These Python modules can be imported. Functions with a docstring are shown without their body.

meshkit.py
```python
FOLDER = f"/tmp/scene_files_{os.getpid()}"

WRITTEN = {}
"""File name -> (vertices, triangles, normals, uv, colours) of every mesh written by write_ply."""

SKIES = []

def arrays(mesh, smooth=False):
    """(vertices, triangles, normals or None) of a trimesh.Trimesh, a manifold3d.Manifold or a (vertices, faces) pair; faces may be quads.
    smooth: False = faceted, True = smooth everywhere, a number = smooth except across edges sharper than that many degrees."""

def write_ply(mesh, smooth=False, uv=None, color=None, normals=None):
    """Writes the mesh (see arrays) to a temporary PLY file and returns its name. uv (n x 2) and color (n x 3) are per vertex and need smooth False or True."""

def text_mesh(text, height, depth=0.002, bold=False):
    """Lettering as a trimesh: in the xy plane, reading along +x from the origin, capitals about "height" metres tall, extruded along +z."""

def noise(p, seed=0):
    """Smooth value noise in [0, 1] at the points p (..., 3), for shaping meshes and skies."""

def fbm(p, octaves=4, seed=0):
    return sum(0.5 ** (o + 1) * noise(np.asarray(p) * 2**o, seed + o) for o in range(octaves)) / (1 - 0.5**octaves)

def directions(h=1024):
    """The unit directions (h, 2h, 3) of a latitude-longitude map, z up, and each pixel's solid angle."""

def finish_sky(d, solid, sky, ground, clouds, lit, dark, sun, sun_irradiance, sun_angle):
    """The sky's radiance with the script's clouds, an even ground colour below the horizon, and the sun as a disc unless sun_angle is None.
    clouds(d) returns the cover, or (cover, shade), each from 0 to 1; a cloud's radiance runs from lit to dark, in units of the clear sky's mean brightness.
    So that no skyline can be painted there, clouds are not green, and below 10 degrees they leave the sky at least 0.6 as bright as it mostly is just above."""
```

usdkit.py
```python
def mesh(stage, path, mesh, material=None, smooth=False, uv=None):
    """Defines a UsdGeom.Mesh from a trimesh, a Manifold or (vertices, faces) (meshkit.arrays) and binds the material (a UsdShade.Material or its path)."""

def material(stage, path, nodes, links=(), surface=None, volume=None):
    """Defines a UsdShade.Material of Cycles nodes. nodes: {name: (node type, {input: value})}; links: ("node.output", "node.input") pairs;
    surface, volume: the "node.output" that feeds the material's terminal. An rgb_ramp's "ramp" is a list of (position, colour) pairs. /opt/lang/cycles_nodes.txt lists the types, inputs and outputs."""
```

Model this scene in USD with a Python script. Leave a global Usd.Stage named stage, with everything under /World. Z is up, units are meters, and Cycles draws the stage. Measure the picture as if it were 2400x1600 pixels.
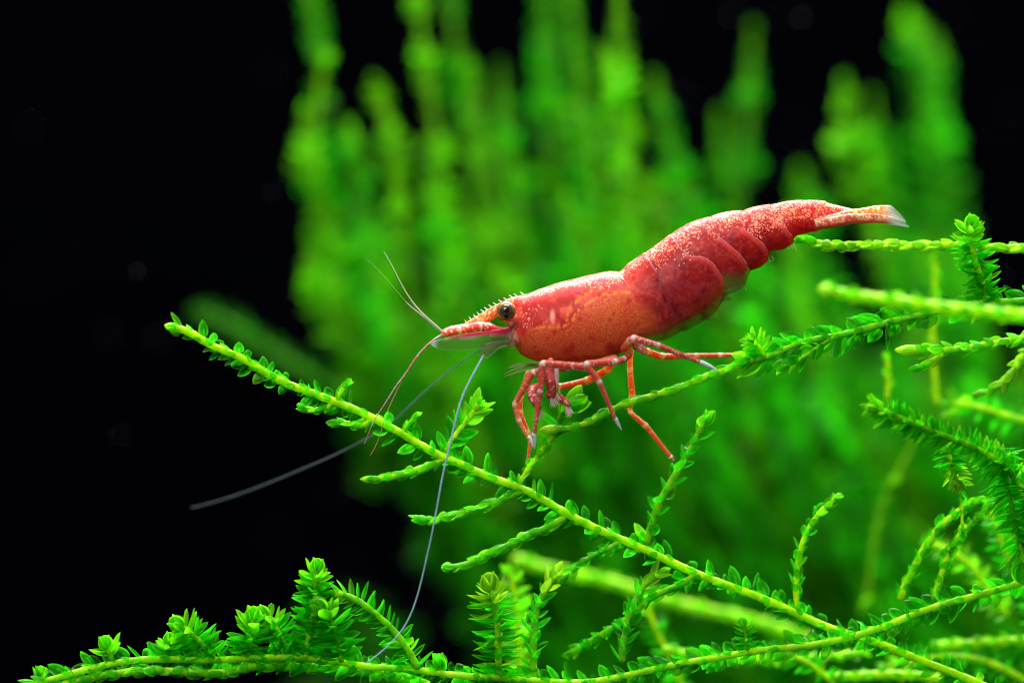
import math, random
import numpy as np
import usdkit
from meshkit import fbm, noise
from scipy.interpolate import CubicSpline, PchipInterpolator
from scipy.spatial import cKDTree
from pxr import Usd, UsdGeom, UsdLux, UsdShade, Gf, Sdf, Vt

stage = Usd.Stage.CreateInMemory()
UsdGeom.SetStageUpAxis(stage, UsdGeom.Tokens.z)
UsdGeom.SetStageMetersPerUnit(stage, 1.0)
UsdGeom.Xform.Define(stage, '/World')
RNG = np.random.default_rng(11)

# ------------------------------------------------------------------ scale: a 40 mm wide macro picture, shrimp about 28 mm long
S = 0.040 / 2400            # metres per unit of the layout grid (2400 units across the focal plane)
DIST = 0.300                # lens to the shrimp's plane
DU = DIST / S

# ------------------------------------------------------------------ camera
cam = UsdGeom.Camera.Define(stage, '/World/camera')
cam.CreateFocalLengthAttr(270.0)
cam.CreateHorizontalApertureAttr(36.0)
cam.CreateVerticalApertureAttr(24.0)
cam.CreateFStopAttr(29.0)
cam.CreateFocusDistanceAttr(DIST - 30 * S)
cam.CreateClippingRangeAttr(Gf.Vec2f(0.02, 5.0))
cam.CreateExposureAttr(0.0)
cx = UsdGeom.Xformable(cam)
cx.AddTranslateOp().Set(Gf.Vec3d(0, -DIST, 0))
cx.AddRotateXOp().Set(90.0)

# ------------------------------------------------------------------ aquarium lamps above the water, and an added front fill, all out of the picture
def rect_light(name, pos, target, w, h, inten, col):
    l = UsdLux.RectLight.Define(stage, '/World/' + name)
    l.CreateWidthAttr(w); l.CreateHeightAttr(h); l.CreateIntensityAttr(inten); l.CreateColorAttr(Gf.Vec3f(*col))
    m = Gf.Matrix4d().SetLookAt(Gf.Vec3d(*pos), Gf.Vec3d(*target), Gf.Vec3d(0, 1, 0.01)).GetInverse()
    UsdGeom.Xformable(l).AddTransformOp().Set(m)
rect_light('aquarium_lamp', (0.010, -0.045, 0.150), (0.004, 0.004, 0), 0.13, 0.04, 22.0, (1.0, 1.0, 0.98))
rect_light('rear_lamp', (0.010, 0.080, 0.150), (0.004, 0.020, 0), 0.20, 0.045, 54.0, (0.97, 1.0, 0.97))
rect_light('front_lamp', (-0.06, -0.20, 0.11), (0.01, 0.02, -0.005), 0.10, 0.07, 13.0, (1.0, 1.0, 0.98))  # added fill light, brightens the lower moss from the front

# ------------------------------------------------------------------ helpers
used = {}
def free(path):
    n = used.get(path, -1) + 1
    used[path] = n
    return path if n == 0 else f'{path}_{n:03d}'

def info(p, label=None, cat=None, group=None, kind=None):
    for k, v in (('label', label), ('category', cat), ('group', group), ('kind', kind)):
        if v: p.SetCustomDataByKey(k, v)
    return p

def thing(name, label, cat, group=None, kind=None):
    x = UsdGeom.Xform.Define(stage, free('/World/' + name))
    return info(x.GetPrim(), label, cat, group, kind)

def obj(name, vf, mat, parent=None, smooth=True, attrs=None, label=None):
    base = parent.GetPath().pathString if parent else '/World'
    v, f = vf
    m = usdkit.mesh(stage, free(f'{base}/{name}'), (np.asarray(v) * S, f), mat, smooth=smooth)
    if attrs:
        api = UsdGeom.PrimvarsAPI(m)
        for k, a in attrs.items():
            a = np.asarray(a, np.float32)
            if a.ndim == 2:
                api.CreatePrimvar(k, Sdf.ValueTypeNames.Color3fArray, 'vertex').Set(Vt.Vec3fArray.FromNumpy(a))
            else:
                api.CreatePrimvar(k, Sdf.ValueTypeNames.FloatArray, 'vertex').Set(Vt.FloatArray.FromNumpy(a))
    p = m.GetPrim()
    if label: p.SetCustomDataByKey('label', label)
    return p

def W(px, py, Y=0.0):
    """Layout grid point (px across, py down, Y deep, all in grid units) to space; deeper points spread out as real distance does."""
    k = 1 + np.asarray(Y, float) / DU
    return np.stack([(np.asarray(px, float) - 1200) * k, np.broadcast_to(np.asarray(Y, float), np.shape(k)) + 0 * np.asarray(px, float), (800 - np.asarray(py, float)) * k], -1)

def path3(pts):
    a = np.array([(p + (0,))[:3] if len(p) == 2 else p for p in pts], float)
    return W(a[:, 0], a[:, 1], a[:, 2])

def curve(P, n=None, step=6.0):
    P = np.asarray(P, float)
    d = np.r_[0, np.cumsum(np.linalg.norm(np.diff(P, axis=0), axis=1))]
    if n is None: n = max(4, int(d[-1] / step))
    if len(P) == 2:
        return P[0] + (P[1] - P[0]) * np.linspace(0, 1, n)[:, None]
    f = PchipInterpolator(d, P) if len(P) < 3 else CubicSpline(d, P)
    C = f(np.linspace(0, d[-1], n * 3))
    e = np.r_[0, np.cumsum(np.linalg.norm(np.diff(C, axis=0), axis=1))]
    return np.stack([np.interp(np.linspace(0, e[-1], n), e, C[:, k]) for k in range(3)], 1)

def frames(C):
    T = np.gradient(C, axis=0); T /= np.linalg.norm(T, axis=1, keepdims=True) + 1e-12
    Y = np.array([0, -1.0, 0])
    N = np.cross(np.broadcast_to(Y, T.shape), T); n = np.linalg.norm(N, axis=1, keepdims=True)
    N = np.where(n > 1e-3, N / np.maximum(n, 1e-9), [1, 0, 0])
    B = np.cross(T, N)
    return T, N, B

def tube(C, r, sides=8, flat=1.0, caps=True):
    C = np.asarray(C, float); r = np.broadcast_to(r, len(C)).astype(float)
    T, N, B = frames(C)
    if caps:
        e = np.array([0.0, 0.55, 0.85])
        C = np.vstack([C[:1] - T[:1] * r[0] * np.array([[1.0], [.83], [.5]]), C, C[-1:] + T[-1:] * r[-1] * np.array([[.5], [.83], [1.0]])])
        r = np.r_[r[0] * e, r, r[-1] * e[::-1]]
        N = np.vstack([N[:1]] * 3 + [N] + [N[-1:]] * 3); B = np.vstack([B[:1]] * 3 + [B] + [B[-1:]] * 3)
    a = np.linspace(0, 2 * np.pi, sides, endpoint=False)
    v = (C[:, None] + r[:, None, None] * (np.cos(a)[None, :, None] * N[:, None] + flat * np.sin(a)[None, :, None] * B[:, None])).reshape(-1, 3)
    n = len(C); i = np.arange(n - 1)[:, None] * sides; j = np.arange(sides)[None]; k = (j + 1) % sides
    q = np.stack([i + j, i + k, i + sides + k, i + sides + j], -1).reshape(-1, 4)
    return v, np.vstack([q[:, [0, 1, 2]], q[:, [0, 2, 3]]])

def join(parts):
    vs, fs, n = [], [], 0
    for v, f in parts:
        vs.append(v); fs.append(np.asarray(f) + n); n += len(v)
    return np.vstack(vs), np.vstack(fs)

def ellipsoid(c, r, nu=20, nv=14, point=0.0, axis=None):
    u = np.linspace(0, np.pi, nv); a = np.linspace(0, 2 * np.pi, nu, endpoint=False)
    x = -np.cos(u); rad = np.sin(u) * (1 - point * (x > 0) * x ** 2)
    loc = np.stack([np.broadcast_to(x[:, None], (nv, nu)) * r[0], rad[:, None] * np.cos(a) * r[1], rad[:, None] * np.sin(a) * r[2]], -1).reshape(-1, 3)
    if axis is not None:
        t = np.asarray(axis, float); t /= np.linalg.norm(t); T, N, B = frames(np.array([[0, 0, 0], t]))
        loc = loc[:, :1] * T[0] + loc[:, 1:2] * N[0] + loc[:, 2:] * B[0]
    v = loc + np.asarray(c)
    i = np.arange(nv - 1)[:, None] * nu; j = np.arange(nu)[None]; k = (j + 1) % nu
    q = np.stack([i + j, i + k, i + nu + k, i + nu + j], -1).reshape(-1, 4)
    return v, np.vstack([q[:, [0, 1, 2]], q[:, [0, 2, 3]]])

# ------------------------------------------------------------------ materials
def mat(name, nodes, links, surface): return usdkit.material(stage, '/World/Looks/' + name, nodes, links, surface=surface)

def leaf_mat(name, body, glow, tint, clear, rim=0.75, patch=(0.85, 1.15), spec=0.18):
    """Leaf one cell thick: clear in the middle, denser along its margin."""
    return mat(name, {
        'g': ('geometry', {}), 'n': ('noise_texture', {'scale': 2600.0, 'detail': 3.0}), 'o': ('object_info', {}), 'e': ('attribute', {'attribute': 'margin'}),
        'r': ('map_range', {'from_min': 0.3, 'from_max': 0.7, 'to_min': clear - 0.13, 'to_max': clear + 0.13, 'clamp': True}),
        'q': ('math', {'math_type': 'multiply_add', 'value2': -rim * clear, 'use_clamp': True}),
        'v': ('map_range', {'from_min': 0.0, 'from_max': 1.0, 'to_min': 0.7, 'to_max': 1.3}), 'n2': ('noise_texture', {'scale': 420.0, 'detail': 2.0}),
        'w': ('map_range', {'from_min': 0.36, 'from_max': 0.64, 'to_min': patch[0], 'to_max': patch[1], 'clamp': True}), 'w1': ('math', {'math_type': 'multiply'}),
        'b': ('mix', {'mix_type': 'mix', 'color1': body, 'color2': tuple(min(1, 1.7 * c + 0.03 * (k == 0)) for k, c in enumerate(body))}),
        'h': ('hsv', {'hue': 0.5, 'saturation': 1.0}), 'h2': ('hsv', {'hue': 0.5, 'saturation': 1.0, 'color': glow}),
        'p': ('principled_bsdf', {'roughness': 0.26, 'specular_ior_level': spec}), 't': ('translucent_bsdf', {}),
        'x': ('transparent_bsdf', {'color': tint}), 'm1': ('mix_closure', {'fac': 0.66}), 'm2': ('mix_closure', {})},
        [('g.position', 'n.vector'), ('n.fac', 'r.value'), ('e.fac', 'q.value1'), ('r.result', 'q.value3'), ('e.fac', 'b.fac'), ('b.color', 'h.color'),
         ('o.random', 'v.value'), ('v.result', 'w1.value1'), ('g.position', 'n2.vector'), ('n2.fac', 'w.value'), ('w.result', 'w1.value2'), ('w1.value', 'h.value'), ('w1.value', 'h2.value'),
         ('h.color', 'p.base_color'), ('h2.color', 't.color'), ('p.BSDF', 'm1.closure1'), ('t.BSDF', 'm1.closure2'),
         ('m1.closure', 'm2.closure1'), ('x.BSDF', 'm2.closure2'), ('q.value', 'm2.fac')], 'm2.closure')

LEAF = leaf_mat('moss_leaf', (0.022, 0.24, 0.008), (0.045, 0.66, 0.010), (0.28, 0.74, 0.12), 0.77)
LEAF_D = leaf_mat('moss_leaf_dimmed', (0.010, 0.10, 0.006), (0.016, 0.18, 0.006), (0.16, 0.50, 0.10), 0.62)  # darkened leaf copy: the dim light on far fronds is put into the colour
LEAF_Y = leaf_mat('moss_leaf_young', (0.085, 0.40, 0.008), (0.19, 0.74, 0.010), (0.34, 0.84, 0.10), 0.62)
LEAF_G = leaf_mat('moss_leaf_gold', (0.20, 0.42, 0.015), (0.34, 0.70, 0.015), (0.5, 0.8, 0.15), 0.5)
LEAF_B = leaf_mat('moss_leaf_far', (0.014, 0.20, 0.004), (0.026, 0.46, 0.005), (0.10, 0.72, 0.04), 0.34, patch=(0.42, 1.5), spec=0.04)
LEAF_BY = leaf_mat('moss_leaf_far_yellow', (0.055, 0.25, 0.004), (0.11, 0.50, 0.004), (0.2, 0.75, 0.04), 0.30, patch=(0.42, 1.5), spec=0.04)

def stem_mat(name, a, b):
    return mat(name, {
        'g': ('geometry', {}), 'n': ('noise_texture', {'scale': 1900.0, 'detail': 3.0}),
        'c': ('rgb_ramp', {'ramp': [(0.35, a), (0.62, b)]}),
        'p': ('principled_bsdf', {'roughness': 0.42, 'specular_ior_level': 0.15, 'subsurface_weight': 0.35, 'subsurface_scale': 0.00025, 'subsurface_radius': (0.6, 1.0, 0.1)}),
        't': ('translucent_bsdf', {}), 'm': ('mix_closure', {'fac': 0.4}),
        'b': ('bump', {'strength': 0.25, 'distance': 0.00003})},
        [('g.position', 'n.vector'), ('n.fac', 'c.fac'), ('c.color', 'p.base_color'), ('c.color', 't.color'), ('n.fac', 'b.height'), ('b.normal', 'p.normal'),
         ('p.BSDF', 'm.closure1'), ('t.BSDF', 'm.closure2')], 'm.closure')
STEM = stem_mat('moss_branch', (0.17, 0.62, 0.006), (0.46, 0.92, 0.008))
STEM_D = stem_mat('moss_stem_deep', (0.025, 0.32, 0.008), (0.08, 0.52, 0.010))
BUD = stem_mat('moss_bud', (0.24, 0.68, 0.012), (0.45, 0.90, 0.04))
STEM_DIM = stem_mat('moss_stem_dimmed', (0.012, 0.12, 0.006), (0.035, 0.22, 0.006))  # stem darkened to look dimly lit, shade painted into its colour

def pigment_mat(name, rough=0.46, sss=0.45, bump=0.6, coat=0.03, spec=0.2):
    return mat(name, {
        'a': ('attribute', {'attribute': 'pigment'}), 'k': ('attribute', {'attribute': 'clearness'}),
        'g': ('geometry', {}), 'n': ('noise_texture', {'scale': 9000.0, 'detail': 4.0}), 'b': ('bump', {'strength': bump, 'distance': 0.00002}),
        'p': ('principled_bsdf', {'roughness': rough, 'specular_ior_level': spec, 'subsurface_weight': sss, 'subsurface_scale': 0.0005,
                                  'subsurface_radius': (1.0, 0.25, 0.12), 'coat_weight': coat, 'coat_roughness': 0.15}),
        'x': ('transparent_bsdf', {'color': (0.93, 0.95, 0.9)}), 'm': ('mix_closure', {})},
        [('a.color', 'p.base_color'), ('g.position', 'n.vector'), ('n.fac', 'b.height'), ('b.normal', 'p.normal'),
         ('k.fac', 'm.fac'), ('p.BSDF', 'm.closure1'), ('x.BSDF', 'm.closure2')], 'm.closure')
SHELL = pigment_mat('shrimp_shell')
LIMB = pigment_mat('shrimp_limb', 0.32, 0.35, 0.1, 0.1)
WISP = pigment_mat('shrimp_feeler', 0.35, 0.0, 0.0, 0.2)
FILM = pigment_mat('shrimp_clear', 0.5, 0.0, 0.0, 0.0, 0.08)
EYE = mat('shrimp_eye', {'a': ('attribute', {'attribute': 'pigment'}), 'p': ('principled_bsdf', {'roughness': 0.25, 'coat_weight': 0.6, 'coat_roughness': 0.02, 'specular_ior_level': 0.4})},
          [('a.color', 'p.base_color')], 'p.BSDF')
BACK = mat('black_glass', {'p': ('principled_bsdf', {'base_color': (0.0004, 0.0004, 0.0009), 'roughness': 0.9, 'specular_ior_level': 0.0})}, [], 'p.BSDF')
MOTE = mat('water_mote', {'p': ('principled_bsdf', {'base_color': (0.07, 0.07, 0.10), 'roughness': 0.6})}, [], 'p.BSDF')

# ------------------------------------------------------------------ setting: the black back of the tank
bx, by0, bz = 0.26, 0.150, 0.20
bw = (np.array([[-bx, by0, -bz], [bx, by0, -bz], [bx, by0, bz], [-bx, by0, bz], [-bx, by0 + .004, -bz], [bx, by0 + .004, -bz], [bx, by0 + .004, bz], [-bx, by0 + .004, bz]]) / S,
      np.array([[0, 1, 2], [0, 2, 3], [5, 4, 7], [5, 7, 6], [0, 4, 5], [0, 5, 1], [3, 2, 6], [3, 6, 7], [0, 3, 7], [0, 7, 4], [1, 5, 6], [1, 6, 2]]))
info(obj('backdrop', bw, BACK, smooth=False), 'plain black back wall of the aquarium', 'background', kind='structure')

# ================================================================== SHRIMP
shrimp = thing('shrimp', 'translucent red shrimp with gold speckled back perched on the moss stems', 'shrimp')

ST = np.array([  # dorsal x,y  ventral x,y  half width
 (1199,722,1200,765,16),(1204,704,1203,788,30),(1214,695,1209,814,40),(1237,688,1226,834,52),(1267,677,1262,846,62),(1312,661,1320,849,71),(1356,651,1375,846,78),
 (1400,640,1422,839,81),(1430,636,1452,829,80),(1449,637,1478,810,77),(1476,615,1508,805,74),(1512,592,1556,797,76),(1543,570,1607,771,78),
 (1572,549,1645,751,76),(1607,527,1680,722,71),(1636,515,1703,690,66),(1661,509,1724,680,62),(1684,501,1741,669,59),(1703,497,1756,635,56),
 (1722,494,1781,622,53),(1738,494,1799,604,51),(1752,489,1806,588,49),(1767,484,1830,583,47),(1805,480,1853,570,43),(1846,471,1866,553,38),
 (1872,469,1884,547,34),(1894,469,1902,542,31),(1923,471,1920,538,27),(1950,478,1946,532,22),(1974,484,1970,526,18),(2012,493,2008,516,14),(2050,502,2048,514,9),(2084,508,2083,513,4)], float)

def loft(st, ns=60, na=40, y0=0.0, etop=0.9, ebot=0.62, knots=None):
    st = np.asarray(st, float)
    m = 0.5 * (st[:, :2] + st[:, 2:4])
    d = np.r_[0, np.cumsum(np.linalg.norm(np.diff(m, axis=0), axis=1))]
    u = np.linspace(0, d[-1], ns)
    q = PchipInterpolator(d, st)(u)
    th = np.linspace(0, 2 * np.pi, na, endpoint=False)      # 0 dorsal, pi ventral, near side for 0..pi
    c, s = np.cos(th), np.sin(th)
    e = np.where(c > 0, etop, ebot)
    yy = -np.sign(s) * np.abs(s) ** e
    t = 0.5 * (1 - c)
    px = q[:, None, 0] * (1 - t) + q[:, None, 2] * t
    py = q[:, None, 1] * (1 - t) + q[:, None, 3] * t
    Y = y0 + q[:, None, 4] * yy[None]
    V = np.stack([px, py, Y], -1)
    i = np.arange(ns - 1)[:, None] * na; j = np.arange(na)[None]; k = (j + 1) % na
    F = np.stack([i + j, i + k, i + na + k, i + na + j], -1).reshape(-1, 4)
    F = np.vstack([F[:, [0, 1, 2]], F[:, [0, 2, 3]]])
    a = np.arange(na); n = ns * na
    V = V.reshape(-1, 3)
    V = np.vstack([V, V[:na].mean(0), V[n - na:n].mean(0)])
    F = np.vstack([F, np.stack([np.full(na, n), (a + 1) % na, a], 1), np.stack([np.full(na, n + 1), n - na + a, n - na + (a + 1) % na], 1)])
    return V, F, np.r_[np.broadcast_to(t, (ns, na)).ravel(), .5, .5]

def near_line(p, line):
    """Signed distance to a polyline (positive on its right-hand side when walking down it with the head to the left)."""
    line = np.asarray(line, float); best = np.full(len(p), 1e9); sg = np.zeros(len(p))
    for a, b in zip(line[:-1], line[1:]):
        ab = b - a; t = np.clip(((p - a) @ ab) / (ab @ ab), 0, 1); dv = p - (a + t[:, None] * ab)
        d = np.linalg.norm(dv, axis=1); cr = ab[0] * (p[:, 1] - a[1]) - ab[1] * (p[:, 0] - a[0])
        m = d < best - 1e-6; best[m] = d[m]; sg[m] = np.sign(cr[m])
    return best * np.where(sg == 0, 1, sg)

def mixc(a, b, w): return a * (1 - w[:, None]) + np.asarray(b, float)[None] * w[:, None]
def smooth01(x): x = np.clip(x, 0, 1); return x * x * (3 - 2 * x)

EDGES = [
 [(1430,560),(1449,637),(1476,672),(1489,707),(1496,742),(1495,785),(1482,820),(1470,900)],                      # carapace rear
 [(1480,520),(1512,592),(1527,618),(1540,637),(1545,655),(1547,680),(1566,717),(1590,745),(1610,775),(1640,850)],# first segment
 [(1555,500),(1572,549),(1591,577),(1610,596),(1624,601),(1642,600),(1660,607),(1676,620),(1693,648),(1700,676),(1690,706),(1672,735),(1660,790)],
 [(1650,460),(1661,510),(1671,529),(1681,551),(1706,570),(1735,596),(1752,618),(1757,634),(1745,668),(1730,700)],
 [(1735,450),(1739,495),(1743,538),(1767,553),(1789,570),(1800,589),(1799,606),(1785,630),(1770,660)],
 [(1800,440),(1805,481),(1811,513),(1837,529),(1856,551),(1860,566),(1850,600)],
 [(1950,440),(1936,475),(1917,503),(1920,538),(1925,580)]]

V, F, tt = loft(ST, ns=860, na=280)
p2 = V[:, :2]
nv = len(V)
sd = [near_line(p2, e) for e in EDGES]
plate = np.full(nv, 7)
for k in range(6, -1, -1):
    plate[sd[k] > 0] = k
# order: a plate in front always lies over the next one
plate_d = np.stack(sd, 1)
dd = np.where(plate < 7, plate_d[np.arange(nv), np.minimum(plate, 6)], 60.0)
lift = 4.6 * np.where(plate == 0, 0.35, 1.0) * np.exp(-np.maximum(dd, 0) / 26.0) * np.clip(dd / 1.6, 0, 1) ** 0.5
low1 = (plate == 1) * smooth01((p2[:, 1] - 632) / 34)
lift *= 1 - 0.9 * low1
frontd = np.where(plate == 2, -sd[1], 99.0)                       # big second plate also overlaps the first along its front edge
lift += np.where(plate == 2, smooth01((p2[:, 1] - 640) / 34) * 3.4 * np.exp(-np.maximum(frontd, 0) / 30) * np.clip(frontd / 1.6, 0, 1) ** 0.5, 0)
fade = np.clip(np.minimum(tt / 0.06, 1), 0.35, 1)
P0 = W(V[:, 0], V[:, 1], V[:, 2])
nn = np.zeros_like(P0); fn = np.cross(P0[F[:, 1]] - P0[F[:, 0]], P0[F[:, 2]] - P0[F[:, 0]])
for k in range(3): np.add.at(nn, F[:, k], fn)
nn /= np.linalg.norm(nn, axis=1, keepdims=True) + 1e-9
if (nn[:, 1] * V[:, 2]).sum() < 0: F = F[:, ::-1]; nn = -nn
q3 = np.c_[p2, V[:, 2]]
soft = fbm(q3 / 34.0, 3, seed=3) - 0.5
PB = P0 + nn * (lift * fade + soft * 2.4 * np.clip((plate < 7), 0, 1))[:, None]

n1 = fbm(q3 / 22.0, 4, seed=5); n2 = fbm(q3 / 7.0, 3, seed=8); n3 = noise(q3 / 3.3, seed=2); n4 = fbm(q3 / 70.0, 2, seed=14)
col = np.tile([0.41, 0.022, 0.017], (nv, 1)).astype(float)
col = mixc(col, (0.58, 0.08, 0.055), smooth01((n1 - 0.47) * 5))
col = mixc(col, (0.62, 0.20, 0.14), smooth01((n2 - 0.48) * 6) * smooth01((n4 - 0.46) * 5) * 0.35)
col = mixc(col, (0.30, 0.010, 0.016), smooth01((0.47 - n1) * 6) * smooth01((tt - .06) / .1) * 0.6)
col = mixc(col, (0.26, 0.008, 0.010), 0.9 * (plate > 0) * smooth01(-sd[0] / 70.0))
col = mixc(col, (0.20, 0.006, 0.010), smooth01((0.47 - n1) * 6) * (plate > 0) * smooth01(-sd[0] / 60.0))
col = mixc(col, (0.55, 0.12, 0.10), smooth01((n2 - 0.46) * 4) * (plate > 0) * 0.28)
car = plate == 0
# the carapace's flank: orange ground under a fine red net, below a yellow line
YL = np.array([(1205,790),(1240,775),(1267,767),(1300,766),(1321,764),(1341,752),(1356,726),(1386,705),(1416,690),(1464,684),(1490,690)], float)
ylev = np.interp(p2[:, 0], YL[:, 0], YL[:, 1])
wob = (n1 - 0.5) * 22
flank = smooth01((p2[:, 1] - ylev + wob) / 12.0) * np.where(car, 1.0, 0.8 * smooth01((sd[0] + 55) / 55) * smooth01((p2[:, 1] - 700) / 30))
sites = q3[car][RNG.choice(car.sum(), 6500, replace=False)]
d2, _ = cKDTree(sites).query(q3, k=2)
net = smooth01(1 - (d2[:, 1] - d2[:, 0]) / 2.4)
col = mixc(col, (0.60, 0.15, 0.035), flank * 0.92)
col = mixc(col, (0.62, 0.19, 0.035), flank * smooth01((n4 - 0.4) * 4) * smooth01((p2[:, 0] - 1380) / 60) * 0.7)
col = mixc(col, (0.38, 0.022, 0.018), flank * net * 0.7)
col = mixc(col, (0.42, 0.018, 0.02), flank * smooth01((n1 - 0.60) * 9) * 0.8)
yl = np.abs(near_line(p2, YL)); yl2 = np.abs(near_line(p2, [(1327,762),(1331,735),(1340,716),(1360,698),(1390,680),(1408,676)]))
yw = np.maximum(np.exp(-(yl / 4.0) ** 2), 0.8 * np.exp(-(yl2 / 5.0) ** 2)) * car * smooth01((n2 - 0.3) * 4) * smooth01((p2[:, 0] - 1225) / 40)
col = mixc(col, (0.80, 0.27, 0.045), yw * 0.85)
for (ax, ay, rx, ry, cc, ww) in ((1295,742,6,15,(0.85,0.45,0.30),.8),(1330,822,16,12,(0.40,0.02,0.02),.8),(1262,828,12,8,(0.40,0.03,0.02),.6),(1445,818,26,16,(0.30,0.015,0.015),.7),(1400,655,34,14,(0.36,0.012,0.03),.7)):
    r2 = ((p2[:, 0] - ax) / rx) ** 2 + ((p2[:, 1] - ay) / ry) ** 2
    col = mixc(col, cc, ww * np.exp(-r2 ** 1.5) * (V[:, 2] < 0))
# abdomen: deep red plates, brown and clear towards the belly
bel = smooth01((tt - 0.74) / 0.22) * ((plate >= 1) & (plate <= 3))
col = mixc(col, (0.30, 0.10, 0.03), bel * 0.75 * smooth01((n1 - 0.3) * 4))
lobe = np.clip(1 - dd / 14, 0, 1) * (plate >= 2) * (tt > 0.35)
col = mixc(col, (0.60, 0.06, 0.04), lobe * 0.35)
dk = smooth01((n2 - 0.52) * 5) * smooth01((n4 - 0.42) * 5) * (plate >= 2)
col = mixc(col, (0.16, 0.006, 0.03), dk * 0.65 * (tt > 0.2))
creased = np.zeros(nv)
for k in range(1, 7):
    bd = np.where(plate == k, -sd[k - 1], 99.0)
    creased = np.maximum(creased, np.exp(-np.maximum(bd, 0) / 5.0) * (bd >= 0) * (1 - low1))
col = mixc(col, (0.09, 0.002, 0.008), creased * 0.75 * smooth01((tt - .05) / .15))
band = np.exp(-((dd - 6.0) / 5.0) ** 2) * (plate >= 2) * (plate < 7) * (tt > .3)
col = mixc(col, (0.62, 0.09, 0.07), band * 0.55)
# gold and white flecks over the back
backw = np.where(car, smooth01((0.27 - tt + (n4 - 0.5) * 0.5) / 0.25), smooth01((0.42 - tt + (n4 - .5) * 0.6) / 0.3))
backw = np.where((plate == 1), smooth01((0.20 - tt) / 0.15), backw)
backw = np.where(plate >= 5, smooth01((0.72 - tt + (n4 - .5) * .4) / 0.25), backw)
backw = np.maximum(backw, 0.5 * np.exp(-(((p2[:, 0] - 1240) / 34) ** 2 + ((p2[:, 1] - 735) / 26) ** 2)))
NS = 46000
fl_sites = q3[RNG.choice(nv, NS, replace=False)]
fd, fi = cKDTree(fl_sites).query(q3)
keep = RNG.random(NS)[fi]; size = RNG.uniform(0.7, 2.2, NS)[fi]
clus = np.clip((fbm(q3 / 15.0, 4, seed=31) - 0.30) / 0.4, 0, 1)
fleck = smooth01((size - fd) / 0.8 + 0.5) * (keep < backw * (0.14 + 0.86 * clus ** 1.5)) * (0.45 + 0.55 * RNG.random(NS)[fi])
gold = np.where((RNG.random(NS)[fi] < 0.55)[:, None], [0.90, 0.46, 0.20], [0.92, 0.60, 0.46])
col = col * (1 - 0.95 * fleck[:, None]) + gold * 0.95 * fleck[:, None]
ridge = smooth01((0.07 - tt) / 0.07) * smooth01((n2 - 0.38) * 5)
col = mixc(col, (0.92, 0.58, 0.46), ridge * 0.12)
# pale rims of the plates
rim = np.exp(-(np.maximum(dd - 1.0, 0) / 1.5) ** 2) * (plate < 7) * (plate >= 0) * (dd > 0)
rim *= np.where(plate == 0, 0.10, np.where(plate == 1, 0.35, 0.42)) * (0.35 + 0.65 * smooth01((tt - .12) / .2)) * (1 - low1)
rim2 = np.exp(-(np.maximum(frontd - 1, 0) / 1.4) ** 2) * (plate == 2) * smooth01((p2[:, 1] - 636) / 34) * 0.35
col = mixc(col, (0.42, 0.20, 0.34), np.maximum(rim, rim2) * smooth01((n2 - 0.25) * 4) * 0.85)
tail = smooth01((p2[:, 0] - 2020) / 60)
col = mixc(col, (0.85, 0.75, 0.72), tail * 0.8)
clear = 0.6 * bel * smooth01((tt - 0.86) / 0.10) + 0.5 * tail
l3 = (plate == 3) * smooth01((p2[:, 1] - 628) / 36)
col = mixc(col, (0.22, 0.10, 0.04), l3 * 0.8); clear = np.maximum(clear, l3 * 0.5)
front = car * smooth01((1226 - p2[:, 0]) / 14) * (p2[:, 1] > 800)
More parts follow.
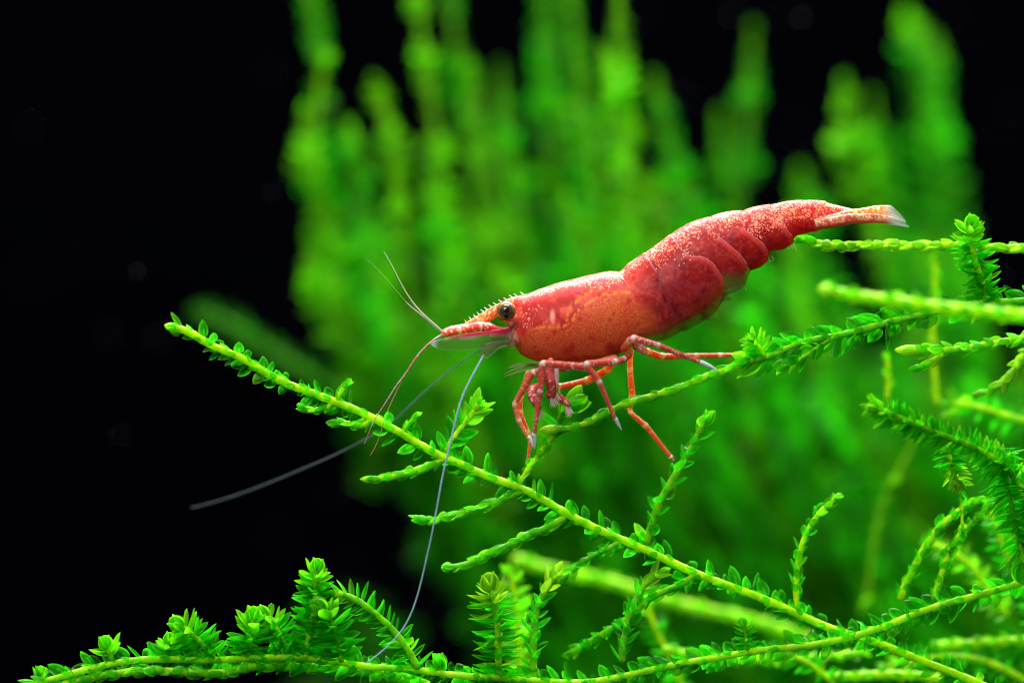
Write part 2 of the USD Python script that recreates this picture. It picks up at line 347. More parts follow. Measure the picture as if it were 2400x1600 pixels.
clear = np.maximum(clear, front * 0.5)
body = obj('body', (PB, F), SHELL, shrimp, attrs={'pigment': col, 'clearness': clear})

def lofted(name, st, y0, colour, parent=shrimp, matl=LIMB, ns=60, na=24, clearf=None, etop=0.9, ebot=0.9, label=None):
    V, F, t = loft(st, ns, na, y0, etop, ebot)
    P = W(V[:, 0], V[:, 1], V[:, 2])
    c = colour(V, t); k = np.zeros(len(V)) if clearf is None else clearf(V, t)
    return obj(name, (P, F), matl, parent, attrs={'pigment': c, 'clearness': k}, label=label)

def spotted(base, spot, dens, size=3.0, seed=1):
    def f(V, t):
        c = np.tile(base, (len(V), 1)).astype(float)
        n = noise(np.asarray(V)[:, :3] / size, seed)
        return mixc(c, spot, smooth01((n - (1 - dens)) * 8))
    return f

# rostrum with its saw teeth
lofted('rostrum', [(1244,686,1240,706,16),(1222,691,1216,715,15),(1199,697,1196,724,13),(1174,708,1172,739,11),(1150,721,1150,752,10),(1134,730,1134,762,9),(1116,741,1116,766,8),(1105,747,1104,768,7),(1090,757,1090,768,5),(1078,764,1078,768,2)],
       0, spotted((0.50, 0.05, 0.03), (0.90, 0.42, 0.20), 0.42, 3.0), ns=70)
rostrum = stage.GetPrimAtPath('/World/shrimp/rostrum')
top = np.array([(1225,690),(1210,694),(1199,697),(1186,703),(1174,708),(1162,715),(1151,720),(1141,726),(1132,731),(1122,737),(1113,742),(1103,748),(1093,755)], float)
def plain(v, c, k=0.0): return {'pigment': np.tile(c, (len(v), 1)), 'clearness': np.full(len(v), k)}
for i, (x, y) in enumerate(top):
    L = 6.5 if i < 9 else 4
    v, f = tube(curve(W(np.array([x + 6, x - 2, x - L]), np.array([y + 4, y - 3, y - 6.0]), np.zeros(3)), 6), np.linspace(2.0, 0.4, 6), 6)
    obj('tooth', (v, f), LIMB, rostrum, attrs=plain(v, (0.8, 0.72, 0.68), 0.15))

# eyes on short stalks
def eye(x, y, Y, r, stalk):
    v, f = ellipsoid((0, 0, 0), (r, r, r), 48, 32)
    d = v / r
    c = np.tile((0.07, 0.045, 0.022), (len(v), 1)).astype(float)
    ca = np.array([0.02, -1.0, 0.05]) / np.linalg.norm([0.02, -1, .05])
    a = np.arccos(np.clip(d @ ca, -1, 1))
    nz = noise(d * 5 + 9, 3)
    c = mixc(c, (0.13, 0.09, 0.05), smooth01((nz - 0.4) * 3) * 0.8)
    c = mixc(c, (0.55, 0.32, 0.03), smooth01((-d[:, 2] - 0.25) / 0.4) * smooth01((a - .6) / .4))
    c = mixc(c, (0.30, 0.17, 0.03), smooth01((a - .62) / .25) * smooth01((nz - .2) * 4) * 0.9)
    c = mixc(c, (0.004, 0.004, 0.006), smooth01((0.38 - a + (nz - 0.5) * 0.3) / 0.12))
    a2 = np.arccos(np.clip(d @ (np.array([0.0, -0.75, -0.62]) / 0.973), -1, 1))
    c = mixc(c, (0.01, 0.01, 0.008), smooth01((0.30 - a2) / 0.12))
    c = mixc(c, (0.02, 0.012, 0.008), smooth01((a - 1.25) / 0.25))
    e = obj('eye', (v + W(x, y, Y), f), EYE, shrimp, attrs={'pigment': c})
    C = curve(W(np.array(stalk[0]), np.array(stalk[1]), np.array(stalk[2])), 12)
    v, f = tube(C, np.linspace(13, 17, 12), 16)
    obj('eyestalk', (v, f), LIMB, e, attrs={'pigment': spotted((0.60, 0.12, 0.10), (0.9, 0.55, 0.5), 0.4, 6)(v, None), 'clearness': np.full(len(v), 0.12)})
eye(1186.5, 728, -56, 23, ((1208, 1200, 1191), (762, 750, 738), (-30, -42, -50)))
eye(1181, 732, 46, 19, ((1206, 1200, 1190), (760, 750, 740), (28, 36, 42)))

# antennular peduncles, antenna scales and bases
RED = (0.58, 0.03, 0.05)
def limb(name, pts, radii, base, spot, dens=0.3, clear=0.0, parent=shrimp, sides=12, matl=LIMB, tips=None, seed=1, size=4.0, n=None, label=None, flat=1.0, joints=()):
    C = curve(path3(pts), n, step=2.5)
    u = np.linspace(0, 1, len(C)); r = np.interp(u, np.linspace(0, 1, len(radii)), radii)
    v, f = tube(C, r, sides, flat)
    c = np.tile(base, (len(v), 1)).astype(float)
    c = mixc(c, spot, smooth01((noise(v / size + 50, seed) - (1 - dens)) * 7))
    uu = np.repeat(np.r_[0, 0, 0, u, 1, 1, 1], sides)
    k = np.full(len(v), clear)
    for j in joints:
        w = np.exp(-((uu - j) / 0.018) ** 2); c = mixc(c, (0.85, 0.62, 0.55), 0.85 * w); k = k * (1 - w) + 0.25 * w
    if tips:
        w = smooth01((uu - tips[0]) / tips[1]); c = mixc(c, tips[2], w); k = k * (1 - w) + tips[3] * w
    return obj(name, (v, f), matl, parent, attrs={'pigment': c, 'clearness': k}, label=label)

for Yp, dy in ((-30, 0), (24, -3)):
    ped = limb('antennule_stalk', [(1206,770+dy*.3,Yp*.8),(1180,773+dy*.3,Yp),(1160,772+dy*.3,Yp),(1132,765+dy,Yp),(1100,769+dy,Yp),(1070,774+dy,Yp),(1042,781+dy,Yp)],
               [5.5,5.2,6,9.5,11.5,11,11,10,9.5,9.5,7.5], RED, (0.92,0.55,0.38), 0.34, seed=4, joints=(.48,.78))
for Yp in (-44, 38):
    V3, F3, t3 = loft([(1200,766,1200,802,6),(1180,770,1182,806,5),(1130,777,1132,814,4),(1080,784,1082,821,3.5),(1040,793,1042,820,3),(1020,798,1024,816,2.5),(1010,803,1012,809,1)], 60, 16, Yp, 1, 1)
    P3 = W(V3[:, 0], V3[:, 1], V3[:, 2])
    tq = np.clip((V3[:, 0] - 1035) / 140, 0, 1) ** .6 * .40
    rr = smooth01((tq - t3) / 0.1) * smooth01((V3[:, 0] - 1036) / 10)
    c3 = mixc(np.tile((0.26, 0.32, 0.12), (len(V3), 1)).astype(float), (0.46, 0.014, 0.05), rr)
    c3 = mixc(c3, (0.9, 0.85, 0.88), np.exp(-((t3 - tq - .05) / 0.05) ** 2) * 0.35)
    c3 = mixc(c3, (0.75, 0.85, 0.92), smooth01((1030 - V3[:, 0]) / 15))
    kk = np.where(rr > .4, 0.05, 0.93 - 0.15 * np.exp(-((t3 - tq - .05) / 0.06) ** 2) - 0.12 * smooth01((1030 - V3[:, 0]) / 15))
    obj('antenna_scale', (P3, F3), FILM, shrimp, attrs={'pigment': c3, 'clearness': kk})
    rg = 0
for Yp, ox, oy in ((-40, 0, 0), (30, -9, -11)):
    lofted('antenna_base', [(1196,792,1196,812,14),(1184,795,1188,812,16),(1160,799,1171,817,15),(1140,802,1150,834,13),(1130,806,1140,839,11),(1124,816,1130,839,7),(1122,826,1126,836,3)], Yp,
           spotted((0.22, 0.30, 0.12), (0.36, 0.40, 0.24), 0.3, 8), matl=FILM, ns=40, clearf=lambda V, t: np.full(len(V), 0.80))
lofted('gill_cover_collar', [(1184,772,1184,800,8),(1190,766,1190,811,16),(1200,767,1202,815,22),(1211,776,1214,815,25),(1217,786,1218,812,20)], -32,
       spotted((0.55, 0.17, 0.13), (0.80, 0.50, 0.46), 0.4, 4), matl=FILM, ns=30, clearf=lambda V, t: np.full(len(V), 0.58))

def feeler(name, pts, r0, r1, base, spot, dens, clear, label, seed=2):
    return limb(name, pts, [r0 * .60, r1 * .7], base, spot, dens, min(.9, clear + .18), sides=6, matl=WISP, seed=seed, size=3.0, label=label)
BLUE, GOLDY = (0.36, 0.60, 0.68), (0.66, 0.62, 0.18)
feeler('feeler', [(1040,781,-30),(1012,755,-34),(981,725,-36),(948,679,-38),(921,627,-38),(900,590,-38)], 4.5, 1.1, (0.45,0.50,0.40), GOLDY, .5, .12, 'long upper feeler slanting up from the snout')
feeler('feeler', [(1040,781,24),(1010,756,24),(984,735,22),(965,720,20),(951,707,20)], 6.0, 1.2, (0.50,0.38,0.34), BLUE, .5, .2, 'short thick upper feeler beside the long one')
feeler('feeler', [(951,707,20),(925,676,60),(890,636,110),(856,606,150)], 1.0, .7, (0.40,0.50,0.30), GOLDY, .5, .75, 'faint thread continuing the short upper feeler')
feeler('feeler', [(1040,783,-30),(1017,797,-36),(996,815,-40),(969,848,-44),(951,875,-46),(927,907,-48),(903,945,-50),(880,980,-50),(866,1010,-50),(854,1040,-50)], 5.5, 1.0, (0.55,0.16,0.10), (0.45,0.6,0.6), .45, .1, 'lower reddish feeler curving down from the snout')
feeler('feeler', [(951,874,-46),(938,900,-40),(921,935,-36),(905,972,-34),(890,1020,-32),(868,1066,-32)], 2.0, .9, (0.60,0.25,0.10), GOLDY, .5, .1, 'fine inner lower feeler dotted red', 7)
feeler('antenna', [(1132,834,-44),(1115,866,-60),(1088,919,-80),(1070,975,-90),(1056,1035,-95),(1038,1112,-100),(1022,1200,-105),(998,1315,-105),(977,1399,-105),(952,1460,-110),(911,1511,-120),(858,1553,-130)], 5.0, 2.4, BLUE, (0.26,0.42,0.50), .5, .25, 'long pale blue antenna sweeping down to the lowest stem')
feeler('antenna', [(1122,822,20),(1058,866,60),(993,919,90),(933,976,130),(895,1006,170),(857,1028,210),(800,1058,250),(735,1087,290),(612,1138,350),(449,1189,420)], 4.4, 2.0, (0.24,0.29,0.31), (0.16,0.22,0.24), .5, .55, 'grey antenna trailing back to the left out of focus')

# walking legs: joints from the body outwards
LEGC, SP, TIP = (0.60, 0.050, 0.032), (0.90, 0.62, 0.55), (0.75, 0.78, 0.80)
def leg(pts, radii, Y0, tips, dens=0.32, base=LEGC, clear=0.0, label=None, seed=3, pale=1.0):
    P3 = [(a, b, (c if len(p) > 2 else Y0)) for p in pts for a, b, c in [(p + (0,))[:3]]]
    C = path3(P3)
    segs = []
    # straight pieces with softly rounded joints
    dense = [C[0]]
    for i in range(1, len(C) - 1):
        a, b, c = C[i - 1], C[i], C[i + 1]
        la, lc = np.linalg.norm(b - a), np.linalg.norm(c - b)
        for t in (0.0, .33, .66, 1.0):
            r = min(9, la * .3, lc * .3)
            p0, p2_ = b + (a - b) / la * r, b + (c - b) / lc * r
            dense.append((1 - t) ** 2 * p0 + 2 * t * (1 - t) * b + t * t * p2_)
    dense.append(C[-1]); dense = np.array(dense)
    e = np.r_[0, np.cumsum(np.linalg.norm(np.diff(dense, axis=0), axis=1))]
    n = int(e[-1] / 2.2); u = np.linspace(0, e[-1], n)
    D3 = np.stack([np.interp(u, e, dense[:, k]) for k in range(3)], 1)
    ce = np.r_[0, np.cumsum(np.linalg.norm(np.diff(C, axis=0), axis=1))]; ce = ce / ce[-1] * e[-1]
    r = np.interp(u, ce, radii) * 0.74
    kn = np.zeros(n)
    for j in ce[1:-1]: kn = np.maximum(kn, np.exp(-((u - j) / 4.0) ** 2))
    r = r * (1 + 0.14 * kn)
    sides = 12
    v, f = tube(D3, r, sides)
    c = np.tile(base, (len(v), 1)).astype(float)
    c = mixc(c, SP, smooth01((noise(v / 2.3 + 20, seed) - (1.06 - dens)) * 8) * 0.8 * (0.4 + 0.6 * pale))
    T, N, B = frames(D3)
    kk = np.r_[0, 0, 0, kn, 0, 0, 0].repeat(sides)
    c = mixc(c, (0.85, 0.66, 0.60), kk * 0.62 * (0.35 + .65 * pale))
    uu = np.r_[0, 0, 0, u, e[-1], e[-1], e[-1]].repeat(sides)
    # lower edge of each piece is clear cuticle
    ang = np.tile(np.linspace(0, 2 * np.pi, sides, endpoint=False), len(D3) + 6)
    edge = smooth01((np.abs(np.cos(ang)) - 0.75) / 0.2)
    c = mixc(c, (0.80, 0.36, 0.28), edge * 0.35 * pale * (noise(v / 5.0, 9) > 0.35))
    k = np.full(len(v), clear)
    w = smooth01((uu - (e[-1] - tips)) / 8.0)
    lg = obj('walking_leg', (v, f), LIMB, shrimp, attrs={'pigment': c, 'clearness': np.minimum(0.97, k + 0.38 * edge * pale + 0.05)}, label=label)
    return lg, D3, r

def claw(lg, pts, radii, Y=None):
    v, f = tube(curve(path3(pts), step=2.0), np.interp(np.linspace(0, 1, max(4, len(curve(path3(pts), step=2.0)))), np.linspace(0, 1, len(radii)), radii), 10)
    obj('claw', (v, f), LIMB, lg, attrs=plain(v, TIP, 0.25))

g, _, _ = leg([(1438,842,-62),(1371,860,-92),(1271,851,-104),(1266,916,-106),(1251,1022,-100)], [15,14,12,10,6.5], -90, 0, .38, label='foremost near leg bent down onto the moss tip')
claw(g, [(1251,1018,-100),(1253,1036,-98),(1253,1051,-96)], [6, 4.5, 1.2])
g, _, _ = leg([(1474,830,-66),(1462,843,-84),(1440,848,-98),(1371,852,-112),(1404,893,-114),(1444,986,-108)], [10,11,12,11,9.5,6], -100, 0, .36, label='middle near leg reaching down over the green stem')
claw(g, [(1443,982,-108),(1450,996,-106),(1457,1007,-104)], [5.5, 4, 1.0])
g, _, _ = leg([(1462,818,-70),(1478,797,-100),(1486,793,-112),(1542,809,-114),(1645,850,-100)], [12,12,12,10,6.5], -100, 0, .36, label='hind near leg stretched back to the stem')
claw(g, [(1642,849,-100),(1664,858,-98),(1683,870,-95)], [6, 4.5, 1.0])
limb('leg_stump', [(1490,800,-84),(1500,814,-92),(1507,826,-94)], [11,11,6], (0.60,0.12,0.10), (0.9,0.7,0.65), .35)
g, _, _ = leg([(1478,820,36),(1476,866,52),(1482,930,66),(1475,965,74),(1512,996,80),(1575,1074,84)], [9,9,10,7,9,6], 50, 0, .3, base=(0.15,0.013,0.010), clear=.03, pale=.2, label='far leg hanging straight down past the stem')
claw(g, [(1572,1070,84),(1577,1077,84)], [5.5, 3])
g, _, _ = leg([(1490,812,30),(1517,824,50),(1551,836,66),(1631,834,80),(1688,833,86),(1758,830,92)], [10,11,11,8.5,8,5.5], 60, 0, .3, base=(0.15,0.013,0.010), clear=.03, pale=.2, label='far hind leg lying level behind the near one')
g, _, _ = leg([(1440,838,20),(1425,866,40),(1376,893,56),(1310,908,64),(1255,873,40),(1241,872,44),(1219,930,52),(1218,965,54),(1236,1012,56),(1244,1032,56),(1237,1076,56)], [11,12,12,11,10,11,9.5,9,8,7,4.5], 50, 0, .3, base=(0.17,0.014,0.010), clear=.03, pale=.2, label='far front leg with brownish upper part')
g, _, _ = leg([(1420,845,-30),(1330,862,-36),(1249,872,-44),(1205,947,-48),(1216,985,-50),(1240,1028,-52)], [11,11,12,8.5,8,5.5], -40, 0, .34, label='near front leg folded forward to the left')
claw(g, [(1239,1024,-52),(1246,1036,-52),(1249,1046,-52)], [5, 3.5, 1.2])

# small feeding arms with pale brush tips
for pts, rad, lab in (
  ([(1290,845,-56),(1285,870,-66),(1292,905,-72),(1294,925,-72)], [8,10,13,9], 'club shaped red feeding arm'),
  ([(1262,905,-40),(1246,918,-50),(1252,938,-56),(1262,952,-58)], [8,12,11,8], 'short feeding arm by the folded leg'),
  ([(1286,925,-30),(1306,930,-30),(1330,946,-30)], [9,10,8], 'feeding arm pointing back at the leaf'),
  ([(1302,852,-40),(1304,880,-50),(1300,915,-54)], [7,7,6], 'pale feeding arm beside the club shaped one')):
    pale = lab.startswith('pale')
    a = limb('feeding_arm', pts, rad, (0.70,0.42,0.36) if pale else (0.55,0.05,0.05), (0.9,0.7,0.65), .3, .25 if pale else 0.0, label=lab)
    e = pts[-1]
    for q in range(6):
        dx, dy = ((-5, 26), (-1, 31), (3, 29), (7, 30), (11, 26), (15, 22))[q]
        v, f = tube(curve(W(np.array([e[0] + q - 3, e[0] + dx * .5, e[0] + dx]), np.array([e[1], e[1] + dy * .6, e[1] + dy]), np.array([e[2], e[2] - 4 + q, e[2] - 3])), 6), np.array([2.4, 2.6, 2.4, 2.0, 1.4, .6]), 6)
        obj('brush', (v, f), FILM, a, attrs=plain(v, (0.80, 0.62, 0.54), 0.45))
br = []
for q in range(14):
    a = RNG.uniform(-.1, .35); L = RNG.uniform(45, 90); yy = RNG.uniform(-30, 30)
    x0, y0 = 1268 + RNG.uniform(-6, 6), 850 + RNG.uniform(0, 14)
    br.append(tube(curve(W(np.array([x0, x0 - L * .5, x0 - L]), np.array([y0, y0 + L * .5 * math.sin(a) - 5, y0 + L * math.sin(a)]), np.array([yy, yy, yy * 1.3])), 8), np.linspace(1.8, .7, 8), 5))
v, f = join(br)
info(obj('mouth_bristles', (v, f), WISP, shrimp, attrs=plain(v, (0.36, 0.44, 0.14), 0.4)), kind='stuff')
br = []
for x, y, n_, dx, dy in ((1852,572,6,10,18),(1802,606,5,10,12),(1741,670,2,6,12),(1672,738,4,5,8)):
    for q in range(n_):
        x0, y0 = x + RNG.uniform(-9, 9), y + RNG.uniform(-6, 3); k = RNG.uniform(.3, 1.0)
        br.append(tube(curve(W(np.array([x0, x0 + dx * k]), np.array([y0, y0 + dy * k]), np.array([-20, -26.0])), 4), np.linspace(.9, .4, 4), 5))
v, f = join(br)
info(obj('belly_bristles', (v, f), WISP, shrimp, attrs=plain(v, (0.50, 0.50, 0.30), 0.5)), kind='stuff')
# swimmerets folded under the belly
for i, (x, y, dx, dy) in enumerate(((1520,800,-16,22),(1560,788,-12,22),(1600,770,4,10),(1655,745,6,8),(1700,700,8,6))):
    lofted('swimmeret', [(x-12,y-16,x-10,y-4,6),(x,y-12,x-6,y+6,8),(x+dx*.5+8,y-2,x+dx*.5-6,y+dy*.6,7),(x+dx+6,y+6,x+dx,y+dy*.7,2)], -22, spotted((0.34,0.26,0.10),(0.5,0.4,0.2),.4,6), ns=20, na=14, clearf=lambda V, t: np.full(len(V), .6))

# tail fan
def fan(st, y0, core, label=None):
    x1 = max(s[0] for s in st)
    def cf(V, t):
        c = np.tile(core, (len(V), 1)).astype(float)
        c = mixc(c, (0.95, 0.50, 0.24), smooth01((noise(V / 3.2, 6) - 0.52) * 8) * (t < .7) * smooth01((x1 - 35 - V[:, 0]) / 14))
        return mixc(mixc(c, (0.55, 0.62, 0.66), smooth01((V[:, 0] - x1 + 58) / 34)), (0.60, 0.10, 0.06), np.exp(-((t - .55) / .10) ** 2) * 0.7)
    def kf(V, t): return 0.94 * smooth01((V[:, 0] - x1 + 66) / 44) * (0.82 + 0.18 * np.sin(t * 60 + V[:, 0] * .02))
    lofted('tail_fan_blade', st, y0, cf, clearf=kf, ns=70, na=24, label=label)
fan([(1905,508,1912,534,10),(1940,504,1945,532,10),(1985,493,1990,522,9),(2030,486,2034,514,7),(2062,481,2068,512,5),(2084,481,2092,514,3),(2104,496,2110,518,2.5),(2123,517,2124,522,1)], -24, (0.50,0.045,0.035), 'upper near blade of the tail fan')
fan([(1908,514,1912,539,9),(1950,508,1952,534,9),(2000,500,2002,525,7),(2050,501,2052,523,5),(2090,508,2092,526,3),(2115,520,2117,531,2),(2131,530,2131,533,1)], -36, (0.55,0.06,0.04), 'lower near blade of the tail fan')
fan([(1905,510,1912,532,8),(1950,500,1955,526,8),(2010,490,2014,512,6),(2060,486,2066,506,4),(2095,496,2100,510,2),(2116,512,2117,517,1)], 24, (0.45,0.04,0.03))
fan([(1908,518,1912,538,8),(1960,514,1962,530,7),(2040,510,2042,522,4),(2095,518,2096,528,2),(2122,527,2122,530,1)], 34, (0.45,0.04,0.03))

# ================================================================== MOSS
def leaf_mesh(base, T, O, C, L, Wd, spread, twist, cup, curl, nu=7, nvv=5, blunt=0.5):
    """One cupped, pointed, one-cell-thin leaf. T stem direction, O outward, C round the stem."""
    ca, sa = math.cos(spread), math.sin(spread)
    A = ca * T + sa * O
    Nn = -sa * T + ca * O                          # back of the leaf, away from the stem
    ct, s_ = math.cos(twist), math.sin(twist)
    Wv = ct * C + s_ * Nn; Nl = -s_ * C + ct * Nn
    u = np.linspace(0, 1, nu); w = np.linspace(-1, 1, nvv)
    prof = (1 - blunt) * np.sin(np.pi * u ** 0.60) ** 0.85 + blunt * np.sin(np.pi * np.clip(u, 0, 1) ** 0.90) ** 0.42; prof[0] = 0.34; prof[-1] = 0.03 + 0.25 * max(0, blunt - .6)
    uu, ww = np.meshgrid(u, w, indexing='ij'); pp = prof[:, None]
    along = uu * L; side = ww * pp * Wd * 0.5
    bend = -cup * (ww ** 2) * pp * Wd * 0.5 + curl * L * uu ** 2 + 0.10 * L * np.sin(np.pi * uu)
    v = base + along[..., None] * A + side[..., None] * Wv + bend[..., None] * Nl
    i = np.arange(nu - 1)[:, None] * nvv; j = np.arange(nvv - 1)[None]
    q = np.stack([i + j, i + j + 1, i + nvv + j + 1, i + nvv + j], -1).reshape(-1, 4)
    edge = np.clip(np.maximum(np.abs(ww) ** 3, uu ** 6) + 0.55 * np.exp(-(ww / 0.12) ** 2) * (uu < .55), 0, 1)
    return v.reshape(-1, 3), np.vstack([q[:, [0, 1, 2]], q[:, [0, 2, 3]]]), edge.ravel()

def ljoin(ms): return join([m[:2] for m in ms]), np.concatenate([m[2] if len(m) > 2 else np.full(len(m[0]), .5) for m in ms])

STYLES = {  # gap, leaf length, width, spread, twist, cup, curl, ranks
 'open':    dict(gap=24, L=46, Wd=28, spread=50, twist=58, cup=.45, curl=.10, ranks='two', blunt=.45),
 'fringe':  dict(gap=14, L=42, Wd=22, spread=58, twist=38, cup=.6, curl=.12, ranks='two', blunt=.3),
 'scale':   dict(gap=12, L=38, Wd=25, spread=11, twist=0, cup=.8, curl=.02, ranks='spiral', blunt=.5),
 'plait':   dict(gap=13, L=32, Wd=24, spread=20, twist=20, cup=.7, curl=.06, ranks='spiral', blunt=.5),
 'tuft':    dict(gap=6.5, L=50, Wd=25, spread=80, twist=10, cup=.75, curl=-.02, ranks='fan', blunt=.6, head=.85, youngshare=.0),
 'feather': dict(gap=6.5, L=48, Wd=15, spread=76, twist=10, cup=.8, curl=-.04, ranks='fan', blunt=.3, head=.9),
}
def frond(name, label, pts, style='open', r=(9, 6), group=None, cat='moss', stem=STEM, leaf=LEAF, young=LEAF_Y, bud=None, merge=False, k=1.0, seed=None, start=0.0, end=1.0, nu=8, nvv=7, dens=1.0, **over):
    """A moss shoot; points run from its base to its growing tip."""
    st = dict(STYLES[style]); st.update(over)
    rng = np.random.default_rng(abs(hash_(label)) if seed is None else seed)
    t = thing(name, label, cat, group)
    C = curve(path3(pts), step=5.0)
    n = len(C); u = np.linspace(0, 1, n)
    rad = (r[0] + (r[1] - r[0]) * u) * (1 + 0.20 * (fbm(C / 13.0, 3, seed=4) - .5) * 2)
    obj('stem', tube(C, rad, 9), stem, t)
    T, N, B = frames(C)
    e = np.r_[0, np.cumsum(np.linalg.norm(np.diff(C, axis=0), axis=1))]
    total = e[-1]
    pos = start * total; side = 0; pieces = []; ypieces = []; pieces_s = []
    while pos < total * end - (20 * k if cat == 'moss tuft' and st['ranks'] == 'fan' else 2):
        i = min(n - 1, int(np.searchsorted(e, pos)))
        if st['ranks'] == 'two': azs = [rng.normal(0, 24), 180 + rng.normal(0, 24)]
        elif st['ranks'] == 'fan': azs = [rng.normal(0, 16), 180 + rng.normal(0, 16), rng.choice([90, 270]) + rng.normal(0, 25)]
        else: azs = [side * 137.5 + rng.normal(0, 10)]
        side += 1
        for az in azs:
            if rng.random() > dens: continue
            a = math.radians(az); O = math.cos(a) * N[i] + math.sin(a) * B[i]; Cc = np.cross(T[i], O)
            near_tip = max(0.0, 1 - (total - pos) / (60 * k))
            sp = math.radians(max(6, rng.normal(st['spread'], st['spread'] * .18)) * (1 - 0.55 * near_tip))
            L = st['L'] * k * rng.uniform(*st.get('vary', (.7, 1.15))); Wd = st['Wd'] * k * rng.uniform(.82, 1.12)
            tw = math.radians(rng.normal(st['twist'], 22)) * rng.choice([-1, 1])
            if st.get('taper'):
                f_ = (0.4 + 0.6 * min(1, (total - pos) / (st['taper'] * total))) * (0.30 + 1.35 * noise(np.array([[pos / 62.0, k * 37, hash_(label) % 97]]), 3)[0]); L *= f_; Wd *= f_
            base = C[i] + O * rad[i] * .75 + T[i] * rng.uniform(-3, 3)
            m = leaf_mesh(base, T[i], O, Cc, L, Wd, sp, tw, st['cup'], st['curl'] * rng.uniform(.4, 1.8), nu, nvv, st.get('blunt', .5))
            (ypieces if near_tip > .25 or rng.random() < st.get('youngshare', .08) else pieces).append(m)
        pos += st['gap'] * k * rng.uniform(.8, 1.25)
    if 'sheath' in st:                                    # small leaf bases pressed to the stem
        f0, f1, gp = st['sheath']; pos = f0 * total; q = 0
        while pos < f1 * total:
            i = min(n - 1, int(np.searchsorted(e, pos))); a = q * 2.4 + rng.uniform(-.3, .3); q += 1
            O = math.cos(a) * N[i] + math.sin(a) * B[i]
            pieces_s.append(leaf_mesh(C[i] + O * rad[i] * .92, T[i], O, np.cross(T[i], O), 28 * rng.uniform(.7, 1.15), 17, math.radians(rng.uniform(6, 14)), 0, .7, .05, nu, nvv))
            pos += gp * rng.uniform(.7, 1.3)
    # closed leaves round the growing tip
    nb = 4
    for q in range(nb):
        a = 2 * math.pi * q / nb + rng.uniform(-.3, .3); O = math.cos(a) * N[-1] + math.sin(a) * B[-1]
        if st['ranks'] == 'fan' and r[1] > 3 and cat == 'moss tuft':      # broad rounded leaves cupped round the head
            a = math.radians((90, 270, 0, 180)[q] + rng.normal(0, 8)); O = math.cos(a) * N[-1] + math.sin(a) * B[-1]
            hL = st['L'] * k * rng.uniform(.85, .95) * st.get('head', 1.0)
            ypieces.append(leaf_mesh(C[-1] - T[-1] * 14 * k + O * r[1] * .6, T[-1], O, np.cross(T[-1], O), hL, hL * (1.0 if q < 2 else .72), math.radians(4 if q < 2 else 24), 0, .85, -.16, 10, 9, .92))
        else:
            ypieces.append(leaf_mesh(C[-1] - T[-1] * 5 * k + O * r[1] * .5, T[-1], O, np.cross(T[-1], O), st['L'] * k * rng.uniform(.6, .85), st['Wd'] * k * .8, math.radians(rng.uniform(6, 20)), 0, .7, -.05, nu, nvv))
    if bud:
        Lb, rb = bud
        obj('bud', ellipsoid(C[-1] + T[-1] * Lb * .55, (Lb, rb, rb), 16, 14, .35, axis=T[-1]), BUD, t)
    for lst, m_ in ((pieces, leaf), (ypieces, young), (pieces_s, LEAF_Y)):
        if merge:
            if lst:
                g_, e_ = ljoin(lst); obj('foliage', g_, m_, t, attrs={'margin': e_})
        else:
            for m in lst: obj('leaf', m[:2], m_, t, attrs={'margin': m[2]})
    return t

def hash_(s):
    h = 2166136261
    for ch in s: h = ((h ^ ord(ch)) * 16777619) & 0xFFFFFFFF
    return h

# ---- main stems in the plane of focus
frond('moss_branch', 'long bright stem crossing from lower right to its curled tip on the left', [(2340,1622,70),(2277,1593,70),(2160,1547,68),(2042,1501,64),(1958,1475,58),(1800,1407,40),(1621,1338,20),(1500,1282,8),(1396,1237,0),(1321,1198,-4),(1217,1142,-6),(1142,1115,0),(1068,1082,0),(1026,1064,0),(949,1020,-10),(865,975,-20),(775,937,-35),(699,909,-55),(622,873,-75),(559,835,-90),(502,812,-105),(444,779,-120),(418,770,-125)],
      'open', r=(9.5, 9), bud=(22, 11), L=44, Wd=26, gap=22, sheath=(.1, 1.0, 20), youngshare=.04, dens=.8, vary=(.45, 1.15))
frond('moss_branch', 'lowest long stem rising to the right edge along the bottom', [(2440,1352,40),(2400,1363,36),(2310,1389,30),(2183,1424,20),(2055,1473,10),(1978,1496,5),(1876,1514,0),(1800,1521,0),(1685,1539,-5),(1557,1562,-10),(1455,1585,-15),(1378,1597,-15),(1276,1596,-15),(1199,1590,-15),(1059,1580,-20),(957,1567,-25),(855,1560,-30),(778,1548,-35),(720,1542,-40),(600,1541,-50),(485,1546,-60),(332,1545,-70),(255,1556,-80),(178,1575,-90),(70,1606,-100)],
      'open', r=(8.5, 8), stem=STEM, spread=46, L=46, Wd=30, gap=22, sheath=(.0, 1.0, 34), twist=50, youngshare=.05, vary=(.5, 1.1))
frond('moss_branch', 'thick scaly strand running just below the lowest stem on the left', [(1000,1602,30),(931,1584,20),(800,1566,0),(700,1562,-20),(600,1561,-50),(510,1576,-70),(408,1572,-80),(300,1574,-90),(200,1590,-95),(120,1612,-100)], 'scale', r=(11, 8), stem=STEM, leaf=LEAF_Y)
frond('moss_branch', 'upper right stem sloping down to a bright bud at the shrimp forelegs', [(2440,700,40),(2400,705,36),(2310,710,28),(2230,722,20),(2157,738,12),(2070,758,6),(1974,784,0),(1878,803,0),(1800,836,0),(1758,846,0)], 'open', r=(9, 7.5), stem=STEM_D, sheath=(.1, 1.0, 26), L=54, Wd=31, spread=42, gap=19, youngshare=.05, dens=.85, vary=(.5, 1.15))
